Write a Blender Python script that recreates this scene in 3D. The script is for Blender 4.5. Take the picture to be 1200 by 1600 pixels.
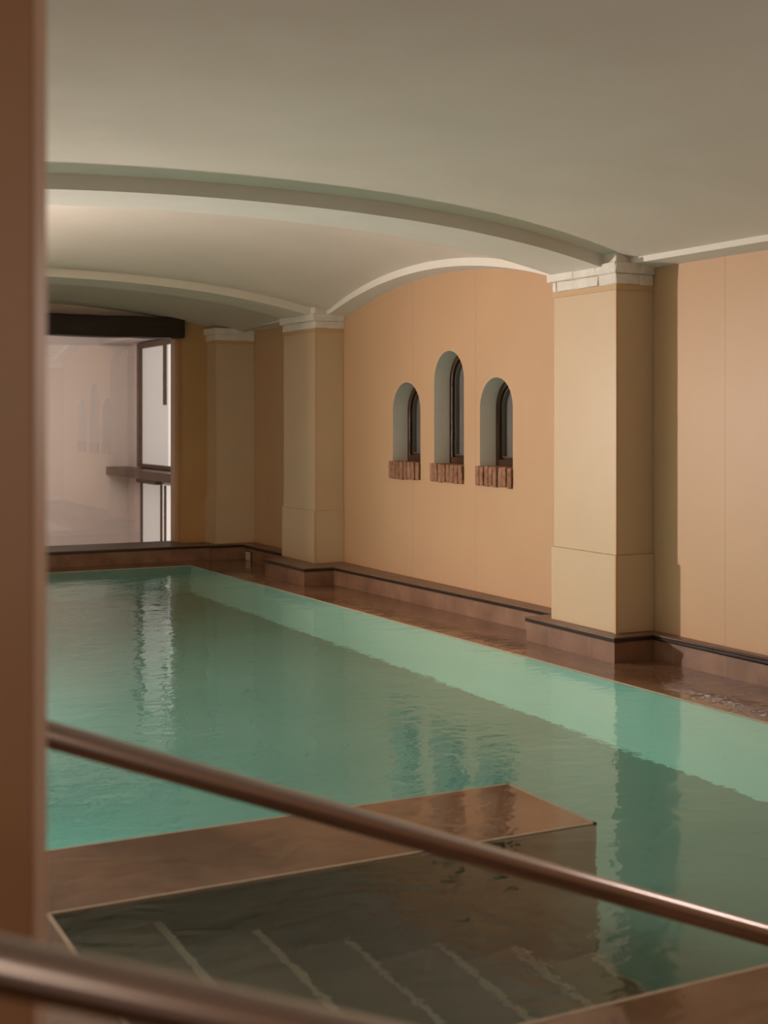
import bpy, bmesh, math, random
from mathutils import Vector, noise
random.seed(7)
for o in list(bpy.data.objects): bpy.data.objects.remove(o)
sc = bpy.context.scene
C = sc.collection
EYE = 1.375                      # eye height above the water; water surface is z = 0

# ------------------------------------------------------------------ camera
cam_d = bpy.data.cameras.new('camera')
cam = bpy.data.objects.new('camera', cam_d); C.objects.link(cam)
cam.location = (0, 0, EYE)
YAW = math.atan(1073 / 2100)
cam.rotation_euler = (math.pi / 2, 0, -YAW)
cam_d.sensor_fit = 'VERTICAL'; cam_d.sensor_height = 36; cam_d.sensor_width = 27
cam_d.lens = 2100 / 1600 * 36
cam_d.shift_y = -145 / 1600
cam_d.clip_start = .05
cam_d.dof.use_dof = True
cam_d.dof.focus_distance = 8.3
cam_d.dof.aperture_fstop = 3.2
sc.camera = cam

# ------------------------------------------------------------------ world, light, exposure
w = bpy.data.worlds.new('world'); sc.world = w; w.use_nodes = True
w.node_tree.nodes['Background'].inputs[0].default_value = (.9, .75, .6, 1)
w.node_tree.nodes['Background'].inputs[1].default_value = .05
sc.view_settings.view_transform = 'Standard'
sc.view_settings.look = 'None'
sc.view_settings.gamma = 1
sc.view_settings.use_curve_mapping = False
sc.view_settings.exposure = 0.0
try:
    sc.cycles.use_denoising = True
    sc.cycles.sample_clamp_indirect = 4
    sc.cycles.max_bounces = 10
    sc.cycles.diffuse_bounces = 5
    sc.cycles.glossy_bounces = 5
    sc.cycles.transmission_bounces = 8
    sc.cycles.blur_glossy = 1.0
except Exception:
    pass

def lamp(name, kind, loc, power, col, rot=(0, 0, 0), **k):
    d = bpy.data.lights.new(name, kind); d.energy = power; d.color = col
    for a, b in k.items(): setattr(d, a, b)
    o = bpy.data.objects.new(name, d); C.objects.link(o); o.location = loc; o.rotation_euler = rot
    return o
def aim(o, p):
    o.rotation_euler = (Vector(p) - o.location).to_track_quat('-Z', 'Y').to_euler()
# wall lamp on the opposite pier, unseen fills added behind the camera, low left and at right,
# two pool lamps under water, and an added area light in the room behind the glass
o = lamp('wall_lamp_light', 'AREA', (-.25, 10.2, EYE + .0), 184, (1.0, .845, .755), shape='DISK', size=.2, spread=math.radians(142)); o.rotation_euler = Vector((.42, -.90, .04)).to_track_quat('-Z', 'Z').to_euler()
o = lamp('back_fill_light', 'AREA', (1.2, -2.6, EYE + .2), 15, (1.0, .85, .7), shape='RECTANGLE', size=1.6, size_y=1.8); aim(o, (2.6, 6, EYE))  # unseen warm fill added behind the camera
o = lamp('ceiling_fill_light', 'AREA', (-.25, 6.2, EYE - .95), 12, (1.0, .83, .75), shape='RECTANGLE', size=1.3, size_y=1.3); o.rotation_euler = Vector((.62, .06, .78)).to_track_quat('-Z', 'Y').to_euler()  # unseen upward fill added to brighten the near ceiling, like light off the water
o = lamp('rail_highlight_light', 'AREA', (4.85, 2.6, EYE + .2), 12, (1.0, .86, .80), shape='RECTANGLE', size=.3, size_y=1.0); aim(o, (2.2, 2.4, EYE - .6))  # unseen area light added to make a highlight on the handrail
o = lamp('pool_lamp_light', 'AREA', (.36, 8.0, -.75), 25, (.50, 1.0, .88), shape='DISK', size=.3); aim(o, (4.2, 7.6, -.75))
o = lamp('pool_lamp_light', 'AREA', (.36, 5.0, -.75), 22, (.50, 1.0, .88), shape='DISK', size=.3); aim(o, (1.9, 5.7, -1.25))
o = lamp('far_room_light', 'AREA', (2.4, 13.85, EYE + .98), 55, (1.0, .90, .83), shape='RECTANGLE', size=3.6, size_y=.4); aim(o, (2.6, 17, EYE - .6))  # hidden above the beam, added to brighten the far room

# ------------------------------------------------------------------ materials
def nodes(m):
    m.use_nodes = True
    return m.node_tree, m.node_tree.nodes['Principled BSDF']
def ramp(nt, fac, c1, c2, lo=.3, hi=.7):
    r = nt.nodes.new('ShaderNodeValToRGB'); e = r.color_ramp.elements
    e[0].position = lo; e[1].position = hi; e[0].color = (*c1, 1); e[1].color = (*c2, 1)
    nt.links.new(fac, r.inputs[0]); return r.outputs[0]
def tex(nt, kind, scale, vec, **k):
    t = nt.nodes.new(kind); t.inputs['Scale'].default_value = scale
    for a, b in k.items(): t.inputs[a].default_value = b
    nt.links.new(vec, t.inputs['Vector']); return t
def pos(nt, sc_=(1, 1, 1)):
    g = nt.nodes.new('ShaderNodeNewGeometry'); mp = nt.nodes.new('ShaderNodeMapping')
    mp.inputs['Scale'].default_value = sc_
    nt.links.new(g.outputs['Position'], mp.inputs[0]); return mp.outputs[0]
def mat(name, c1, c2=None, rough=.7, scale=3, sxyz=(1, 1, 1), bump=0, bscale=20, metal=0, spec=.5, detail=4):
    m = bpy.data.materials.new(name); nt, p = nodes(m)
    p.inputs['Roughness'].default_value = rough; p.inputs['Metallic'].default_value = metal
    p.inputs['Specular IOR Level'].default_value = spec
    v = pos(nt, sxyz)
    n = tex(nt, 'ShaderNodeTexNoise', scale, v, Detail=detail)
    nt.links.new(ramp(nt, n.outputs[0], c1, c2 or c1), p.inputs['Base Color'])
    if bump:
        n2 = tex(nt, 'ShaderNodeTexNoise', bscale, v, Detail=5)
        b = nt.nodes.new('ShaderNodeBump'); b.inputs['Distance'].default_value = bump
        nt.links.new(n2.outputs[0], b.inputs['Height']); nt.links.new(b.outputs[0], p.inputs['Normal'])
    return m
def ripples(nt):
    """ripple height shared by the pool water and the film of water over the wet stone"""
    v = pos(nt, (1.0, 1.25, 1))
    a = tex(nt, 'ShaderNodeTexNoise', 4.4, v, Detail=3, Roughness=.55, Distortion=.6)
    b = tex(nt, 'ShaderNodeTexNoise', 15, v, Detail=3, Roughness=.5, Distortion=.3)
    big = tex(nt, 'ShaderNodeTexNoise', .8, v, Detail=1)
    mr = nt.nodes.new('ShaderNodeMapRange'); mr.inputs[1].default_value = .42; mr.inputs[2].default_value = .62
    mr.inputs[3].default_value = .15; mr.inputs[4].default_value = 1
    nt.links.new(big.outputs[0], mr.inputs[0])
    mu = nt.nodes.new('ShaderNodeMath'); mu.operation = 'MULTIPLY'
    nt.links.new(b.outputs[0], mu.inputs[0]); nt.links.new(mr.outputs[0], mu.inputs[1])
    mu2 = nt.nodes.new('ShaderNodeMath'); mu2.operation = 'MULTIPLY_ADD'; mu2.inputs[1].default_value = .42
    nt.links.new(mu.outputs[0], mu2.inputs[0]); nt.links.new(a.outputs[0], mu2.inputs[2])
    bp = nt.nodes.new('ShaderNodeBump'); bp.inputs['Distance'].default_value = RIPPLE
    nt.links.new(mu2.outputs[0], bp.inputs['Height'])
    return bp.outputs[0]
RIPPLE = .0042

def wet(name, c1, c2, scale=2.2):
    m = mat(name, c1, c2, rough=.6, scale=scale, detail=7, sxyz=(1, .6, 1))
    nt = m.node_tree; p = nt.nodes['Principled BSDF']
    p.inputs['Coat Weight'].default_value = 1; p.inputs['Coat IOR'].default_value = 1.33
    p.inputs['Coat Roughness'].default_value = .01; p.inputs['Specular IOR Level'].default_value = .1
    cr = p.inputs['Base Color'].links[0].from_node.color_ramp.elements
    cr[0].position = .40; cr[1].position = .60
    nt.links.new(ripples(nt), p.inputs['Coat Normal'])
    return m
def glass_sheet(name, ior=1.5, tint=(.95, .95, .95), rough=0.0):
    m = bpy.data.materials.new(name); m.use_nodes = True; nt = m.node_tree
    for n in list(nt.nodes): nt.nodes.remove(n)
    out = nt.nodes.new('ShaderNodeOutputMaterial'); mx = nt.nodes.new('ShaderNodeMixShader')
    f = nt.nodes.new('ShaderNodeFresnel'); f.inputs[0].default_value = ior
    t = nt.nodes.new('ShaderNodeBsdfTransparent'); t.inputs[0].default_value = (*tint, 1)
    g = nt.nodes.new('ShaderNodeBsdfGlossy'); g.inputs['Roughness'].default_value = rough
    nt.links.new(f.outputs[0], mx.inputs[0]); nt.links.new(t.outputs[0], mx.inputs[1]); nt.links.new(g.outputs[0], mx.inputs[2])
    nt.links.new(mx.outputs[0], out.inputs[0]); return m
def joint_wall():
    m = mat('wall_orange', (.565, .36, .215), (.605, .39, .235), rough=.45, scale=1.2, bump=.0006, bscale=6, spec=.35)
    nt = m.node_tree; p = nt.nodes['Principled BSDF']
    g = nt.nodes.new('ShaderNodeNewGeometry'); s = nt.nodes.new('ShaderNodeSeparateXYZ')
    nt.links.new(g.outputs['Position'], s.inputs[0])
    src = p.inputs['Base Color'].links[0].from_socket
    # fine vertical panel joints
    prev = None
    for y in (9.18, 8.234, 5.622):
        a = nt.nodes.new('ShaderNodeMath'); a.operation = 'COMPARE'; a.inputs[1].default_value = y; a.inputs[2].default_value = .004
        nt.links.new(s.outputs['Y'], a.inputs[0])
        if prev is not None:
            b = nt.nodes.new('ShaderNodeMath'); b.operation = 'MAXIMUM'
            nt.links.new(prev, b.inputs[0]); nt.links.new(a.outputs[0], b.inputs[1]); prev = b.outputs[0]
        else: prev = a.outputs[0]
    q = nt.nodes.new('ShaderNodeMath'); q.operation = 'MULTIPLY'; q.inputs[1].default_value = .22
    nt.links.new(prev, q.inputs[0])
    mx = nt.nodes.new('ShaderNodeMix'); mx.data_type = 'RGBA'
    nt.links.new(q.outputs[0], mx.inputs['Factor']); nt.links.new(src, mx.inputs['A']); mx.inputs['B'].default_value = (.2, .12, .07, 1)
    nt.links.new(mx.outputs['Result'], p.inputs['Base Color'])
    return m
def stone_tiles():
    m = mat('stone_tiles', (.165, .085, .05), (.31, .175, .11), rough=.5, scale=4.5, bump=.0012, bscale=14, detail=7)
    nt = m.node_tree; p = nt.nodes['Principled BSDF']
    g = nt.nodes.new('ShaderNodeNewGeometry'); s = nt.nodes.new('ShaderNodeSeparateXYZ'); nt.links.new(g.outputs['Position'], s.inputs[0])
    a = nt.nodes.new('ShaderNodeMath'); a.operation = 'MULTIPLY_ADD'; a.inputs[1].default_value = 1 / .409; a.inputs[2].default_value = 10 - 9.642 / .409 + 20
    nt.links.new(s.outputs['Y'], a.inputs[0])
    fr = nt.nodes.new('ShaderNodeMath'); fr.operation = 'FRACT'; nt.links.new(a.outputs[0], fr.inputs[0])
    lt = nt.nodes.new('ShaderNodeMath'); lt.operation = 'LESS_THAN'; lt.inputs[1].default_value = .014; nt.links.new(fr.outputs[0], lt.inputs[0])
    q = nt.nodes.new('ShaderNodeMath'); q.operation = 'MULTIPLY'; q.inputs[1].default_value = .4; nt.links.new(lt.outputs[0], q.inputs[0])
    src = p.inputs['Base Color'].links[0].from_socket
    mx = nt.nodes.new('ShaderNodeMix'); mx.data_type = 'RGBA'
    nt.links.new(q.outputs[0], mx.inputs['Factor']); nt.links.new(src, mx.inputs['A']); mx.inputs['B'].default_value = (.34, .24, .18, 1)
    nt.links.new(mx.outputs['Result'], p.inputs['Base Color'])
    return m
M = dict(
    wall=joint_wall(),
    pier=mat('pier_beige', (.60, .45, .295), (.64, .485, .325), rough=.4, scale=1.5, bump=.0006, bscale=5, spec=.4),
    pier_trim=mat('pier_edge_trim', (.60, .40, .22), rough=.3),
    far_wall=mat('wall_ochre', (.48, .27, .11), (.52, .30, .13), rough=.5, scale=1.4),
    ceil=mat('ceiling_plaster', (.72, .655, .585), (.77, .705, .635), rough=.9, scale=1.6, bump=.006, bscale=2.2, detail=3),
    rib=mat('rib_whitewash', (.78, .74, .69), (.82, .79, .74), rough=.85, scale=3, bump=.003, bscale=8),
    cap=mat('capital_whitewash', (.76, .72, .66), (.84, .81, .77), rough=.8, scale=14, bump=.006, bscale=30),
    tile=stone_tiles(),
    coping=mat('stone_coping', (.15, .09, .062), (.21, .13, .09), rough=.4, scale=5, bump=.001, bscale=20),
    bead=mat('window_bead', (.16, .14, .12), rough=.4),
    copedge=mat('coping_edge', (.022, .013, .009), (.045, .026, .018), rough=.3, scale=8),
    wet=wet('wet_stone', (.14, .072, .038), (.255, .142, .08)),
    side=mat('submerged_stone', (.115, .085, .05), (.15, .11, .065), rough=.8, scale=3),
    step=mat('step_stone', (.15, .13, .09), (.21, .18, .13), rough=.8, scale=4, detail=7),
    nosing=mat('step_nosing', (.42, .38, .30), rough=.8),
    lip=mat('edge_lip', (.46, .36, .25), (.55, .45, .33), rough=.6, scale=20),
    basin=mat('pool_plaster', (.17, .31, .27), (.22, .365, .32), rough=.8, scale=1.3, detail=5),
    basin_wall=mat('pool_wall_lit_plaster', (.45, .65, .555), (.51, .71, .61), rough=.8, scale=1.3, detail=5),  # paler than the floor: the pool lamps' light is put into this colour
    wood=mat('dark_wood', (.012, .007, .004), (.03, .017, .010), rough=.45, scale=6, sxyz=(.4, 4, 4), bump=.002, bscale=25),
    frame=mat('window_wood', (.035, .017, .009), (.085, .038, .017), rough=.3, scale=9, sxyz=(3, 3, .6), bump=.0015, bscale=25),
    shelfw=mat('shelf_wood', (.07, .035, .022), (.11, .06, .04), rough=.45, scale=6, sxyz=(2, .4, 2)),
    reveal=mat('reveal_grey', (.80, .76, .69), (.85, .81, .74), rough=.85, scale=5),
    pane=mat('frosted_pane', (.15, .14, .135), (.19, .175, .17), rough=.18, scale=2),
    brick=mat('brick_red', (.19, .085, .045), (.40, .20, .12), rough=.85, scale=22, bump=.004, bscale=60),
    mortar=mat('brick_mortar', (.10, .06, .04), rough=.9),
    white=mat('white_plaster', (.70, .62, .575), (.76, .68, .635), rough=.9, scale=.8),
    steel=mat('handrail_steel', (.52, .46, .44), (.58, .52, .50), rough=.22, metal=1, scale=2),
    column=mat('column_orange', (.56, .34, .18), (.62, .38, .21), rough=.35, scale=1.1, bump=.001, bscale=3),
    coltrim=mat('column_edge', (.82, .62, .48), rough=.35),
    grille=mat('grille_metal', (.75, .70, .62), rough=.5),
    dark=mat('slot_dark', (.02, .015, .012), rough=.8),
    glass=glass_sheet('glass_sheet', ior=2.1),
)
def emis(name, c, s):
    m = bpy.data.materials.new(name); nt, p = nodes(m)
    p.inputs['Base Color'].default_value = (.6, .6, .6, 1); p.inputs['Emission Color'].default_value = (*c, 1)
    p.inputs['Emission Strength'].default_value = s; p.inputs['Roughness'].default_value = .3; return m
M['bright'] = emis('daylit_frosted_glass', (1, .90, .80), .34)
M['brighter'] = emis('daylit_clear_glass', (1, .90, .80), .80)
def water_mat():
    m = bpy.data.materials.new('water'); m.use_nodes = True; nt = m.node_tree
    for n in list(nt.nodes): nt.nodes.remove(n)
    out = nt.nodes.new('ShaderNodeOutputMaterial'); g = nt.nodes.new('ShaderNodeBsdfGlass')
    g.inputs['IOR'].default_value = 1.333; g.inputs['Roughness'].default_value = 0
    g.inputs['Color'].default_value = (.93, 1, .975, 1)
    nt.links.new(ripples(nt), g.inputs['Normal']); nt.links.new(g.outputs[0], out.inputs[0]); return m
M['water'] = water_mat()

# ------------------------------------------------------------------ mesh helpers
R = EYE                                                   # heights below are given relative to the eye: z = R + h
def obj(name, bm, m, parent=None, smooth=False, bevel=0):
    bmesh.ops.recalc_face_normals(bm, faces=bm.faces)
    me = bpy.data.meshes.new(name); bm.to_mesh(me); bm.free()
    for x in (m if isinstance(m, (list, tuple)) else [m]): me.materials.append(x)
    if smooth:
        for p in me.polygons: p.use_smooth = True
    o = bpy.data.objects.new(name, me); C.objects.link(o)
    if parent: o.parent = parent; o.matrix_parent_inverse = parent.matrix_world.inverted() if parent.type != 'EMPTY' else o.matrix_parent_inverse
    if bevel:
        b = o.modifiers.new('bevel', 'BEVEL'); b.width = bevel; b.segments = 2; b.limit_method = 'ANGLE'
    return o
def tag(o, label=None, cat=None, group=None, kind=None):
    if label: o['label'] = label
    if cat: o['category'] = cat
    if group: o['group'] = group
    if kind: o['kind'] = kind
    return o
def struct(o): o['kind'] = 'structure'; return o
def empty(name, label=None, cat=None, group=None, kind=None):
    o = bpy.data.objects.new(name, None); C.objects.link(o); o.empty_display_size = .1
    return tag(o, label, cat, group, kind)
def box(bm, x0, x1, y0, y1, z0, z1, mi=0):
    v = [bm.verts.new((x, y, z)) for x in (x0, x1) for y in (y0, y1) for z in (z0, z1)]
    for f in ((0, 1, 3, 2), (4, 6, 7, 5), (0, 4, 5, 1), (2, 3, 7, 6), (0, 2, 6, 4), (1, 5, 7, 3)):
        bm.faces.new([v[i] for i in f]).material_index = mi
    return v
def B(*a): bm = bmesh.new(); box(bm, *a); return bm
def prism(pts, z0, z1, bm=None):
    bm = bm or bmesh.new()
    lo = [bm.verts.new((x, y, z0)) for x, y in pts]; hi = [bm.verts.new((x, y, z1)) for x, y in pts]
    n = len(pts)
    bm.faces.new(lo[::-1]); bm.faces.new(hi)
    for i in range(n): bm.faces.new((lo[i], lo[(i + 1) % n], hi[(i + 1) % n], hi[i]))
    return bm
def extr(prof, axis, a, b, bm=None):
    """closed profile (p, z) swept along an axis; axis 'y': p is x, axis 'x': p is y"""
    bm = bm or bmesh.new()
    def P(t, p, z): return (p, t, z) if axis == 'y' else (t, p, z)
    A = [bm.verts.new(P(a, p, z)) for p, z in prof]; Bv = [bm.verts.new(P(b, p, z)) for p, z in prof]
    n = len(prof); bm.faces.new(A[::-1]); bm.faces.new(Bv)
    for i in range(n): bm.faces.new((A[i], A[(i + 1) % n], Bv[(i + 1) % n], Bv[i]))
    return bm
def strip(low, up, axis, a, b, bm=None):
    """arch body: low and up are lists of (p, z); swept between a and b"""
    bm = bm or bmesh.new()
    def P(t, p, z): return (p, t, z) if axis == 'y' else (t, p, z)
    rows = [[bm.verts.new(P(t, *q)) for q in l] for t in (a, b) for l in (low, up)]
    la, ua, lb, ub = rows
    for i in range(len(low) - 1):
        bm.faces.new((la[i], la[i + 1], ua[i + 1], ua[i])); bm.faces.new((lb[i], ub[i], ub[i + 1], lb[i + 1]))
        bm.faces.new((la[i], lb[i], lb[i + 1], la[i + 1])); bm.faces.new((ua[i], ua[i + 1], ub[i + 1], ub[i]))
    for i in (0, -1): bm.faces.new((la[i], ua[i], ub[i], lb[i]))
    return bm
def tube(pts, r, bm=None, seg=24):
    bm = bm or bmesh.new(); rings = []
    pts = [Vector(p) for p in pts]
    up = Vector((0, 1, 0))
    for i, p in enumerate(pts):
        d = (pts[min(i + 1, len(pts) - 1)] - pts[max(i - 1, 0)]).normalized()
        u = up if abs(d.dot(up)) < .95 else Vector((1, 0, 0))
        n = d.cross(u).normalized(); b = d.cross(n).normalized()
        rings.append([bm.verts.new(p + (n * math.cos(t) + b * math.sin(t)) * r) for t in [2 * math.pi * k / seg for k in range(seg)]])
    for a, b in zip(rings, rings[1:]):
        for k in range(seg): bm.faces.new((a[k], a[(k + 1) % seg], b[(k + 1) % seg], b[k]))
    bm.faces.new(rings[0][::-1]); bm.faces.new(rings[-1])
    return bm

# ------------------------------------------------------------------ vault profile
def T(x):                                                 # soffit of a transverse arch across the pool
    t = min(abs(x - 2.3), 2.6)
    return 1.103 - .0277 * t * t - .00229 * t ** 4
def Wup(y):                                               # upper line of the wall rib
    if 7.04 < y < 10.39:
        t = abs(y - 8.69) / 1.68
        return .925 + max(0, .228 * (1 - .9 * t * t - .1 * t ** 4)) if t < 1 else .925
    return .925
def V(x, y):
    k = 1.0
    if y > 11.1: k = 1 - min(1, (y - 11.1) / 1.66)
    wy = Wup(y)
    if y > 6.4 and y < 7.2: wy = .925 + (Wup(7.2) - .925) * max(0, (y - 6.9) / .3)
    return wy - .06 * (1 - k) + T(x) - T(4.77)

# ------------------------------------------------------------------ ceiling
bm = bmesh.new()
xs = [-.5 + 5.32 * i / 90 for i in range(91)]; ys = [-3.2 + 16.2 * j / 260 for j in range(261)]
g = [[bm.verts.new((x, y, R + V(x, y))) for y in ys] for x in xs]
for i in range(len(xs) - 1):
    for j in range(len(ys) - 1):
        bm.faces.new((g[i][j], g[i][j + 1], g[i + 1][j + 1], g[i + 1][j]))
o = struct(obj('ceiling', bm, M['ceil'], smooth=True))
md = o.modifiers.new('thickness', 'SOLIDIFY'); md.thickness = .12; md.offset = -1
# recalc may flip the open sheet; the thickness always goes upward
if o.data.polygons[0].normal.z > 0: md.offset = 1

def arch(name, y0, y1, dz, m, x0=-.08, x1=4.69):
    px = [x0 + (x1 - x0) * i / 60 for i in range(61)]
    return struct(obj(name, strip([(x, R + T(x) + dz) for x in px], [(x, R + T(x) + .2) for x in px], 'y', y0, y1), m))
a1 = arch('trim_1', 6.35, 6.85, 0, M['rib'])
a2 = arch('trim_2', 10.52, 11.05, .01, M['rib'])
# wall ribs
def rib(name, lo, up, ya, yb, n=40):
    py = [ya + (yb - ya) * i / n for i in range(n + 1)]
    bm = bmesh.new()
    f = [bm.verts.new((4.77, y, R + lo(y))) for y in py]; b = [bm.verts.new((5.02, y, R + lo(y) + (-.02 if lo is not ribflat else -.02))) for y in py]
    fu = [bm.verts.new((4.77, y, R + Wup(y) + .1)) for y in py]; bu = [bm.verts.new((5.02, y, R + Wup(y) + .1)) for y in py]
    for i in range(n):
        for p, q in ((f, b), (fu, bu), (f, fu), (b, bu)): bm.faces.new((p[i], p[i + 1], q[i + 1], q[i]))
    for i in (0, n): bm.faces.new((f[i], fu[i], bu[i], b[i]))
    return struct(obj(name, bm, M['rib']))
def ribflat(y): return .892
def ribarch(y):
    t = (y - 8.69) / 1.67
    return .892 + .205 * (1 - t * t) if abs(t) < 1 else .892
rib('trim_3', ribflat, None, -3.0, 6.24)
rib('trim_4', ribarch, None, 6.85, 10.45, 60)
rib('trim_5', ribflat, None, 11.1, 12.6)

# ------------------------------------------------------------------ right wall with three arched openings
WINS = [(9.053, 9.517, .291), (8.396, 8.842, .508), (7.741, 8.177, .294)]       # y0, y1, top (eye-relative)
SILL = -.335
def arch_loop(y0, y1, top, n=20, ins=0.0, sill=None):
    r = (y1 - y0) / 2 - ins; yc = (y0 + y1) / 2; zs = top - (y1 - y0) / 2
    s = (SILL if sill is None else sill)
    return [(yc - r, s)] + [(yc - r * math.cos(math.pi * k / n), zs + r * math.sin(math.pi * k / n)) for k in range(n + 1)] + [(yc + r, s)]
bm = bmesh.new(); edges = []
def loop(bm, pts, x):
    v = [bm.verts.new((x, y, R + z)) for y, z in pts]
    return [bm.edges.new((v[i], v[(i + 1) % len(v)])) for i in range(len(v))]
edges += loop(bm, [(-3.2, -1.6), (12.9, -1.6), (12.9, 1.3), (-3.2, 1.3)], 4.94)
for y0, y1, t in WINS: edges += loop(bm, arch_loop(y0, y1, t), 4.94)
bmesh.ops.triangle_fill(bm, edges=edges, use_beauty=True, use_dissolve=False)
# drop any faces that fill the openings
for f in list(bm.faces):
    c = f.calc_center_median()
    for y0, y1, t in WINS:
        zs = t - (y1 - y0) / 2; yc = (y0 + y1) / 2; z = c.z - R
        if (y0 < c.y < y1 and SILL < z < zs) or (z >= zs and math.hypot(c.y - yc, z - zs) < (y1 - y0) / 2 * .995):
            bm.faces.remove(f); break
ext = bmesh.ops.extrude_face_region(bm, geom=list(bm.faces))
for v in [e for e in ext['geom'] if isinstance(e, bmesh.types.BMVert)]: v.co.x += .34
struct(obj('wall_right', bm, M['wall']))

win_words = ['left', 'middle', 'right']
for i, (y0, y1, t) in enumerate(WINS):
    wv = empty('window_%d' % (i + 1), kind='structure')
    # painted reveal lining, 2 mm proud of the wall's cut
    L = arch_loop(y0, y1, t, ins=.002, n=28); Li = arch_loop(y0, y1, t, ins=.0005, n=28)
    bm = bmesh.new()
    rings = [[bm.verts.new((x, y, R + z)) for y, z in l] for x, l in ((4.941, Li), (4.941, L), (5.24, L), (5.24, Li))]
    for a, b in zip(rings, rings[1:] + rings[:1]):
        for k in range(len(L) - 1): bm.faces.new((a[k], a[k + 1], b[k + 1], b[k]))
    obj('window_reveal', bm, M['reveal'], wv)
    # two nested wooden frames
    def ring(x0, x1, i0, i1, s0, s1):
        bm = bmesh.new(); A = arch_loop(y0, y1, t, ins=i0, sill=s0, n=24); Bq = arch_loop(y0, y1, t, ins=i1, sill=s1, n=24)
        r = [[bm.verts.new((x, y, R + z)) for y, z in l] for x, l in ((x0, A), (x0, Bq), (x1, Bq), (x1, A))]
        n = len(A)
        for a, b in zip(r, r[1:] + r[:1]):
            for k in range(n): bm.faces.new((a[k], a[(k + 1) % n], b[(k + 1) % n], b[k]))
        return bm
    obj('window_frame', ring(5.072, 5.18, .004, .042, SILL + .003, SILL + .05), M['frame'], wv, bevel=.003)
    obj('window_sash', ring(5.10, 5.15, .030, .052, SILL + .04, SILL + .065), M['frame'], wv, bevel=.003)
    obj('window_bead', ring(5.093, 5.12, .052, .057, SILL + .065, SILL + .07), M['bead'], wv)
    bm = bmesh.new(); A = arch_loop(y0, y1, t, ins=.05, sill=SILL + .06, n=24)
    for x in (5.125, 5.135): bm.faces.new([bm.verts.new((x, y, R + z)) for y, z in A])
    obj('window_pane', bm, M['pane'], wv)
    # sill of upright bricks
    sy0, sy1 = y0 - .004, y1 + .034
    obj('sill_mortar', B(4.928, 5.075, sy0 + .004, sy1 - .004, R + SILL - .128, R + SILL - .004), M['mortar'], wv)
    n = [8, 8, 8][i]; bm = bmesh.new(); wd = (sy1 - sy0) / n
    rnd = random.Random(20 + i)
    for k in range(n):
        a = sy0 + k * wd + rnd.uniform(.003, .006); b = sy0 + (k + 1) * wd - rnd.uniform(.003, .006)
        dz = rnd.uniform(-.005, .005); vs = box(bm, 4.918 + rnd.uniform(-.005, .004), 5.07, a, b, R + SILL - .135 + dz, R + SILL + .003 + rnd.uniform(-.003, .003))
        sk = rnd.uniform(-.004, .004)
        for q in vs:
            if q.co.z > R + SILL - .05: q.co.y += sk
    obj('brick_sill', bm, M['brick'], wv, bevel=.006)

# ------------------------------------------------------------------ end wall, glazed opening, beam
OX = 4.283
struct(obj('wall_far', B(OX, 5.0, 12.76, 13.1, R - 1.3, R + 1.3), M['far_wall']))
struct(obj('trim_6', B(OX - .035, OX, 12.90, 13.04, R - 1.225, R + .84), M['column']))        # frame at the edge of the glass
gl = empty('window_6', kind='structure')
obj('glass_pane', B(-.44, 4.99, 13.59, 13.60, R - 1.3, R + 1.15), M['glass'], gl)
bm = bmesh.new(); px = [-.45 + 5.2 * i / 50 for i in range(51)]
struct(obj('trim_7', strip([(x, R + .96) for x in px], [(x, R + 1.3) for x in px], 'y', 12.86, 13.05), M['ceil']))
bm = bmesh.new()
bx = [-.45 + (OX + .005 + .45) * i / 30 for i in range(31)]
bm = strip([(x, R + .80 + random.uniform(-.004, .004)) for x in bx], [(x, R + 1.0 + random.uniform(-.004, .004)) for x in bx], 'y', 12.70, 12.96)
tag(obj('ceiling_beam', bm, M['wood'], bevel=.012), 'dark, nearly black wooden beam spanning above the glazed opening at the far end', 'beam')

# ------------------------------------------------------------------ room behind the glass
struct(obj('wall_far_room_back', B(-.6, 5.3, 17.1, 17.3, R - 1.8, R + 1.25), M['white']))
struct(obj('wall_far_room_left', B(-.7, -.5, 13.1, 17.1, R - 1.8, R + 1.25), M['white']))
struct(obj('wall_far_room_right', B(5.0, 5.2, 13.1, 17.1, R - 1.8, R + 1.25), M['white']))
struct(obj('floor_far_room', B(-.7, 5.3, 13.06, 17.3, R - 1.85, R - 1.75), M['white']))
struct(obj('ceiling_far_room', B(-.7, 5.3, 13.05, 17.3, R + 1.2, R + 1.3), M['white']))
w4 = empty('window_4', kind='structure')
bm = bmesh.new()
zf0, zf1 = R - .60, R + .955
box(bm, 4.93, 5.0, 16.40, 16.50, zf0, zf1); box(bm, 4.93, 5.0, 14.3, 14.4, zf0, zf1)
box(bm, 4.93, 5.0, 14.4, 16.40, zf1 - .07, zf1); box(bm, 4.93, 5.0, 14.4, 16.40, zf0, zf0 + .045)
obj('window_frame', bm, M['shelfw'], w4, bevel=.004)
obj('window_pane', B(4.975, 4.99, 15.36, 16.40, zf0 + .045, zf1 - .07), M['bright'], w4)
obj('window_pane', B(4.975, 4.99, 14.4, 15.36, zf0 + .045, zf1 - .07), M['brighter'], w4)
obj('window_sash_bar', B(4.95, 4.975, 15.42, 15.49, R + .17, zf1 - .07), M['shelfw'], w4)
w5 = empty('window_5', kind='structure')
obj('window_pane', B(4.975, 4.99, 15.60, 16.38, R - 1.7, R - .79), M['bright'], w5)
obj('window_pane', B(4.975, 4.99, 14.3, 15.60, R - 1.7, R - .79), M['brighter'], w5)
bm = bmesh.new()
for a, b in ((16.38, 16.41), (15.575, 15.60), (15.43, 15.455)): box(bm, 4.95, 4.99, a, b, R - 1.7, R - .79)
obj('window_frame', bm, M['shelfw'], w5)
obj('window_head', B(4.90, 4.98, 15.62, 16.44, R - .79, R - .73), M['shelfw'], w5)
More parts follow.
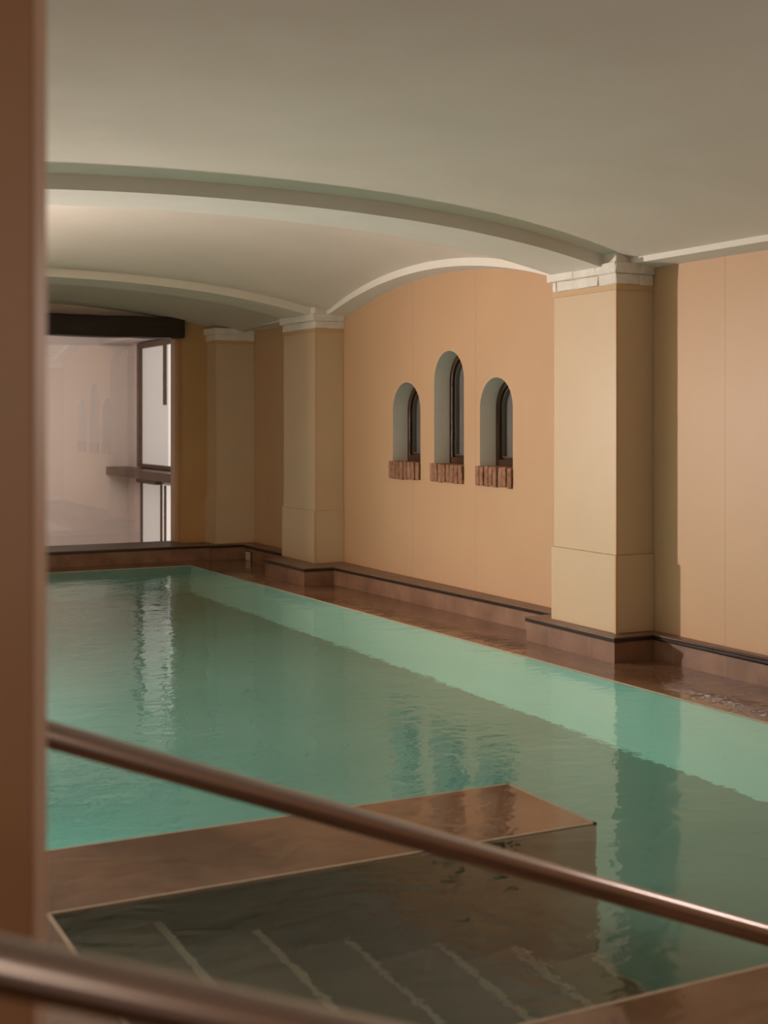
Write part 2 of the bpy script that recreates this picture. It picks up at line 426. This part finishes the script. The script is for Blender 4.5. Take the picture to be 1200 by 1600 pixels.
tag(obj('wall_shelf', B(4.70, 4.99, 14.2, 17.09, R - .715, R - .612), M['shelfw'], bevel=.006), 'dark brown wooden shelf jutting between the upper and lower bright windows behind the glass', 'shelf')
tag(obj('plaster_pelmet', B(4.62, 4.99, 14.6, 17.09, R + .965, R + 1.05), M['white']), 'pale plaster box running above the upper bright window behind the glass', 'pelmet')

# ------------------------------------------------------------------ piers
def course(bm, x0, y0, y1, out, z0, z1, rnd, near=True, far=True, x1=4.938):
    """one course of rough whitewashed bricks wrapped around a pier"""
    box(bm, x0 - out + .003, x1, y0 - out + .003, y1 + out - .003, z0, z1)
    def run(a, b, fn):
        t = a
        while t < b - .02:
            e = min(b, t + rnd.uniform(.16, .26))
            if b - e < .06: e = b
            fn(t, e); t = e
    def jb(bx):
        vs = box(bm, *bx)
        for v in vs: v.co += Vector((rnd.uniform(-.008, .007), rnd.uniform(-.008, .007), rnd.uniform(-.004, .004)))
    g = .0012
    run(y0 - out, y1 + out, lambda a, b: jb((x0 - out, x0 + .04, a + g, b - g, z0 + g, z1 - g)))
    if near: run(x0 - out, x1, lambda a, b: jb((a + g, b - g, y0 - out, y0 + .04, z0 + g, z1 - g)))
    if far: run(x0 - out, x1, lambda a, b: jb((a + g, b - g, y1 - .04, y1 + out, z0 + g, z1 - g)))
def pier(x0, y0, y1, label, seed, block=True, m='pier'):
    rnd = random.Random(seed)
    p = empty('pier', label, 'pier', 'piers along the right wall')
    z_foot, z_j, z_c = R - 1.225, R - .779, R + .775
    obj('pier_shaft', B(x0, 4.939, y0, y1, z_j, z_c), M[m], p, bevel=.004)
    obj('pier_base', B(x0 - .012, 4.939, y0 - .012, y1 + .012, z_foot, z_j), M[m], p, bevel=.004)
    obj('pier_band', B(x0 - .006, 4.939, y0 - .006, y1 + .006, z_c - .035, z_c), M['pier_trim'], p, bevel=.002)
    obj('edge_trim', B(x0 - .0165, x0 + .0, y0 - .0165, y0 + .0, z_foot, z_j), M['pier_trim'], p)
    obj('edge_trim', B(x0 - .0035, x0 + .008, y0 - .0035, y0 + .008, z_j, z_c - .035), M['pier_trim'], p)
    cp = bmesh.new()
    course(cp, x0, y0, y1, .010, z_c, z_c + .062, rnd)
    course(cp, x0, y0, y1, .028, z_c + .062, z_c + .121, rnd)
    cap = obj('capital', cp, M['cap'], p, bevel=.006)
    if block:
        bm = bmesh.new(); vs = box(bm, x0 - .004, 4.86, y0 - .004, y1 + .004, z_c + .121, z_c + .20)
        for v in vs: v.co += Vector([rnd.uniform(-.004, .004) for _ in range(3)])
        obj('impost_block', bm, M['cap'], cap, bevel=.006)
    return p
pier(4.677, 6.235, 6.864, 'nearest and tallest-looking beige pier, right of the three arched windows, with white brick capital', 1)
pier(4.673, 10.427, 11.12, 'middle beige pier left of the three arched windows, with white brick capital', 2)
pier(4.53, 12.50, 12.756, 'farthest pier in the shaded corner beside the glazed end wall', 3, block=False)

# ------------------------------------------------------------------ plinth (baseboards)
def px_(y): return 4.71 + (10.1 - y) * .038
front = [(4.93, -3.0 + 0), (px_(6.13), 6.13), (4.585, 6.13), (4.585, 7.03), (px_(7.03), 7.03), (px_(10.13), 10.13), (4.44, 10.13), (4.44, 10.99), (4.775, 10.99), (4.775, 12.385), (4.45, 12.385), (4.45, 12.45)]
front[0] = (px_(-3.0) - .1, -3.0)
def off(pts, d):                                           # shift each front point towards the pool by d
    r = []
    for i, (x, y) in enumerate(pts):
        dy = 0
        if (x, y) in ((px_(6.13), 6.13), (4.585, 6.13), (px_(10.13), 10.13), (4.44, 10.13), (4.775, 12.385), (4.45, 12.385)): dy = -d
        if (x, y) in ((4.585, 7.03), (px_(7.03), 7.03), (4.44, 10.99), (4.775, 10.99)): dy = d
        r.append((x - d, y + dy))
    return r
body = front + [(4.45, 12.80), (4.96, 12.80), (4.96, -3.0)]
br = empty('baseboard_right', kind='structure')
obj('plinth_body', prism(body, R - 1.46, R - 1.255), M['tile'], br)
fo = off(front, .008)
obj('plinth_coping', prism(fo + [(4.442, 12.80), (4.96, 12.80), (4.96, -3.0)], R - 1.233, R - 1.225), M['coping'], br)
fe = off(front, .006)
obj('coping_edge', prism(fe + [(4.444, 12.80), (4.96, 12.80), (4.96, -3.0)], R - 1.255, R - 1.233), M['copedge'], br)
bf = empty('baseboard_far', kind='structure')
obj('plinth_body', B(-.45, 4.45, 12.45, 13.0, R - 1.46, R - 1.255), M['tile'], bf)
obj('plinth_coping', B(-.45, 4.45, 12.442, 13.04, R - 1.233, R - 1.225), M['coping'], bf)
obj('coping_edge', B(-.45, 4.45, 12.444, 13.0, R - 1.255, R - 1.233), M['copedge'], bf)

# overflow grille on the plinth between the two far piers
gr = empty('overflow_grille', 'small pale slotted grille on the dark stone plinth in the far right corner', 'grille')
obj('grille_plate', B(4.766, 4.776, 12.15, 12.29, R - 1.375, R - 1.285), M['dark'], gr)
bm = bmesh.new()
for k in range(4): box(bm, 4.758, 4.768, 12.165, 12.275, R - 1.368 + k * .021, R - 1.355 + k * .021)
obj('grille_slats', bm, M['grille'], gr)

# ------------------------------------------------------------------ pool
def edge_x(y): return 4.13 + (12.05 - y) * .0255
YN, YF, XL = 2.574, 12.07, .30
def floor_z(y): return R - 2.62 - .07 * (y - 4.5)
rim = empty('overflow_channel', 'brown stone overflow rim under a film of water along the right wall and far end', 'pool edge')
obj('rim_stone', prism([(edge_x(YN), YN), (edge_x(YF), YF), (XL, YF), (XL, 12.6), (4.98, 12.6), (4.98, -3.0), (edge_x(YN), -3.0)], -.028, .002), M['wet'], rim)
bm = prism([(edge_x(YN) - .010, YN), (edge_x(YF) - .010, YF - .01), (XL, YF - .01), (XL, YF), (edge_x(YF), YF), (edge_x(YN), YN)], -.03, .0025)
obj('rim_edge', bm, M['lip'], rim)
basin = empty('pool_basin', 'pale turquoise pool basin with smooth walls seen under the water', 'pool')
bm = bmesh.new()
xr0, xr1 = edge_x(YN), edge_x(YF)
def wallp(p0, p1, q0, q1, zt=-.004):                       # thin wall box between the two lines p0-p1 and q0-q1
    bm = bmesh.new()
    pts = [p0, p1, q1, q0]
    lo = [bm.verts.new((x, y, floor_z(y) - .05)) for x, y in pts]; hi = [bm.verts.new((x, y, zt)) for x, y in pts]
    bm.faces.new(lo); bm.faces.new(hi)
    for i in range(4): bm.faces.new((lo[i], lo[(i + 1) % 4], hi[(i + 1) % 4], hi[i]))
    return bm
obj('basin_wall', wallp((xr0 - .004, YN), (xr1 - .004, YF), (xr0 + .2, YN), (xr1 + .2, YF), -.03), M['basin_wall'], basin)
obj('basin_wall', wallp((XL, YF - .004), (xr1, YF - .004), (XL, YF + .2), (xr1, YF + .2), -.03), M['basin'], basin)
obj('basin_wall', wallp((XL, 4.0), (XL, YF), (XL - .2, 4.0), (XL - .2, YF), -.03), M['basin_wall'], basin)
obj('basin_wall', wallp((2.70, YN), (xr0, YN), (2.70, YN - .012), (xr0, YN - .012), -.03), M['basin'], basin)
bm = bmesh.new()
pts = [(XL, YN), (xr0 + .02, YN), (xr1 + .02, YF), (XL, YF)]
hi = [bm.verts.new((x, y, floor_z(y))) for x, y in pts]; lo = [bm.verts.new((x, y, floor_z(y) - .1)) for x, y in pts]
bm.faces.new(hi); bm.faces.new(lo)
for i in range(4): bm.faces.new((lo[i], lo[(i + 1) % 4], hi[(i + 1) % 4], hi[i]))
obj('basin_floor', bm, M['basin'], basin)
# water surface
bm = bmesh.new()
pts = [(XL, YN), (xr0, YN), (xr1, YF), (XL, YF)]
bm.faces.new([bm.verts.new((x, y, 0)) for x, y in pts])
wa = obj('pool_water', bm, M['water'])
if wa.data.polygons[0].normal.z < 0: wa.data.flip_normals()
tag(wa, 'calm turquoise pool water with faint ripples reflecting the windows', 'water', kind='stuff')

# low wall between the steps and the pool
dw = empty('divider_wall', 'low brown stone wall just under the water between the steps and the open pool', 'low wall')
obj('wall_body', B(XL, 2.722, 3.74, 4.297, R - 2.75, -.02), M['side'], dw)
obj('wall_top', B(XL, 2.722, 3.74, 4.297, -.02, .003), M['wet'], dw)
bm = bmesh.new()
for a in ((XL, 2.7225, 3.7395, 3.751), (XL, 2.7225, 4.286, 4.2975), (2.711, 2.7228, 3.7395, 4.2975)): box(bm, *a, -.022, .0035)
obj('edge_lip', bm, M['lip'], dw)
nw = empty('near_ledge', 'broad brown stone ledge in the lower right corner beside the steps', 'ledge')
obj('ledge_body', B(.87, 4.365, 1.9, 2.56, R - 2.75, -.02), M['side'], nw)
obj('ledge_top', B(.87, 4.365, 1.9, 2.562, -.02, .003), M['wet'], nw)
obj('edge_lip', B(.87, 4.3, 2.562, 2.576, -.022, .0035), M['lip'], nw)
# deck left of the steps and under the camera
struct(obj('floor_deck', prism([(-.5, -3.2), (5.0, -3.2), (5.0, 1.9), (.87, 1.9), (.87, 3.75), (XL, 3.75), (XL, 12.6), (-.5, 12.6)], -.2, .003), M['wet']))
obj_lip = obj('deck_edge', B(.858, .872, 2.574, 3.745, -.14, .004), M['lip'])
tag(obj_lip, 'pale worn lip at the top of the underwater steps', 'edging')
# steps going down into the water
st = empty('pool_steps', 'submerged flight of stone steps with pale nosings going down to the right', 'steps')
xsn = [.87, 1.187, 1.489, 1.789, 2.113, 2.396, 2.70]; zsn = [-1.571, -1.767, -1.967, -2.164, -2.322, -2.50]
for k in range(6):
    s = obj('step', B(xsn[k], xsn[k + 1], 2.577, 3.738, R - 2.75, R + zsn[k]), M['step'], st)
    obj('nosing', B(xsn[k + 1] - .022, xsn[k + 1] + .003, 2.577, 3.738, R + zsn[k] - .02, R + zsn[k] + .003), M['nosing'], s)

# ------------------------------------------------------------------ left wall, back wall
struct(obj('wall_left', B(-.65, -.45, -3.2, 13.05, -1.9, R + 1.35), M['wall']))
struct(obj('wall_back', B(-.65, 5.3, -3.3, -3.1, -.3, R + 1.35), M['wall']))

# ------------------------------------------------------------------ foreground column
cl = empty('column', 'blurred brown-orange column filling the left edge of the picture', 'column')
XC, YC = .374, 1.62
obj('column_shaft', prism([(-.44, YC), (XC - .016, YC), (XC, YC + .016), (XC, YC + .3), (-.44, YC + .3)], .0, R + 1.02), M['column'], cl)
obj('edge_trim', prism([(XC - .018, YC - .002), (XC - .015, YC - .003), (XC + .003, YC + .015), (XC + .002, YC + .020)], .0, R + 1.02), M['coltrim'], cl)

# ------------------------------------------------------------------ handrails
def bez(p0, p1, p2, n=8):
    return [tuple((1 - t) ** 2 * a + 2 * t * (1 - t) * b + t * t * c for a, b, c in zip(p0, p1, p2)) for t in [i / n for i in range(n + 1)]]
def handrail(label, Y, xa, za, xb, zb, x0, x1, r, foot0, foot1):
    h = empty('handrail', label, 'handrail', 'pool handrails')
    s = (zb - za) / (xb - xa); Z = lambda x: za + s * (x - xa)
    pts = [(x0 - .06, Y, Z(x0) - .14)] + bez((x0 - .06, Y, Z(x0) - .10), (x0 - .06, Y, Z(x0) + .0), (x0 + .06, Y, Z(x0 + .06)))
    pts += [(x0 + (x1 - x0) * i / 12, Y, Z(x0 + (x1 - x0) * i / 12)) for i in range(1, 12)]
    pts += bez((x1 - .03, Y, Z(x1 - .03)), (x1 + .02, Y, Z(x1 + .02)), (x1 + .03, Y, Z(x1 + .03) - .05), 6)
    obj('rail_tube', tube([(x, y, R + z) for x, y, z in pts], r, seg=32), M['steel'], h, smooth=True)
    obj('rail_post', tube([(x0 - .06, Y, foot0 + .004), (x0 - .06, Y, R + Z(x0) - .13)], r * .95), M['steel'], h, smooth=True)
    obj('rail_post', tube([(x1 + .03, Y, foot1 + .004), (x1 + .03, Y, R + Z(x1 + .03) - .045)], r * .95), M['steel'], h, smooth=True)
    for x, f in ((x0 - .06, foot0), (x1 + .03, foot1)):
        obj('rail_flange', tube([(x, Y, f), (x, Y, f + .008)], r * 2), M['steel'], h)
handrail('slanting steel handrail crossing the picture above the low wall', 2.34, .541, -.546, 2.183, -1.182, .05, 2.36, .0235, 0.0, .003)
handrail('strongly blurred nearest handrail in the lower left corner', 1.12, .22, -.446, .532, -.572, -.28, 1.4, .0235, 0.0, 0.0)
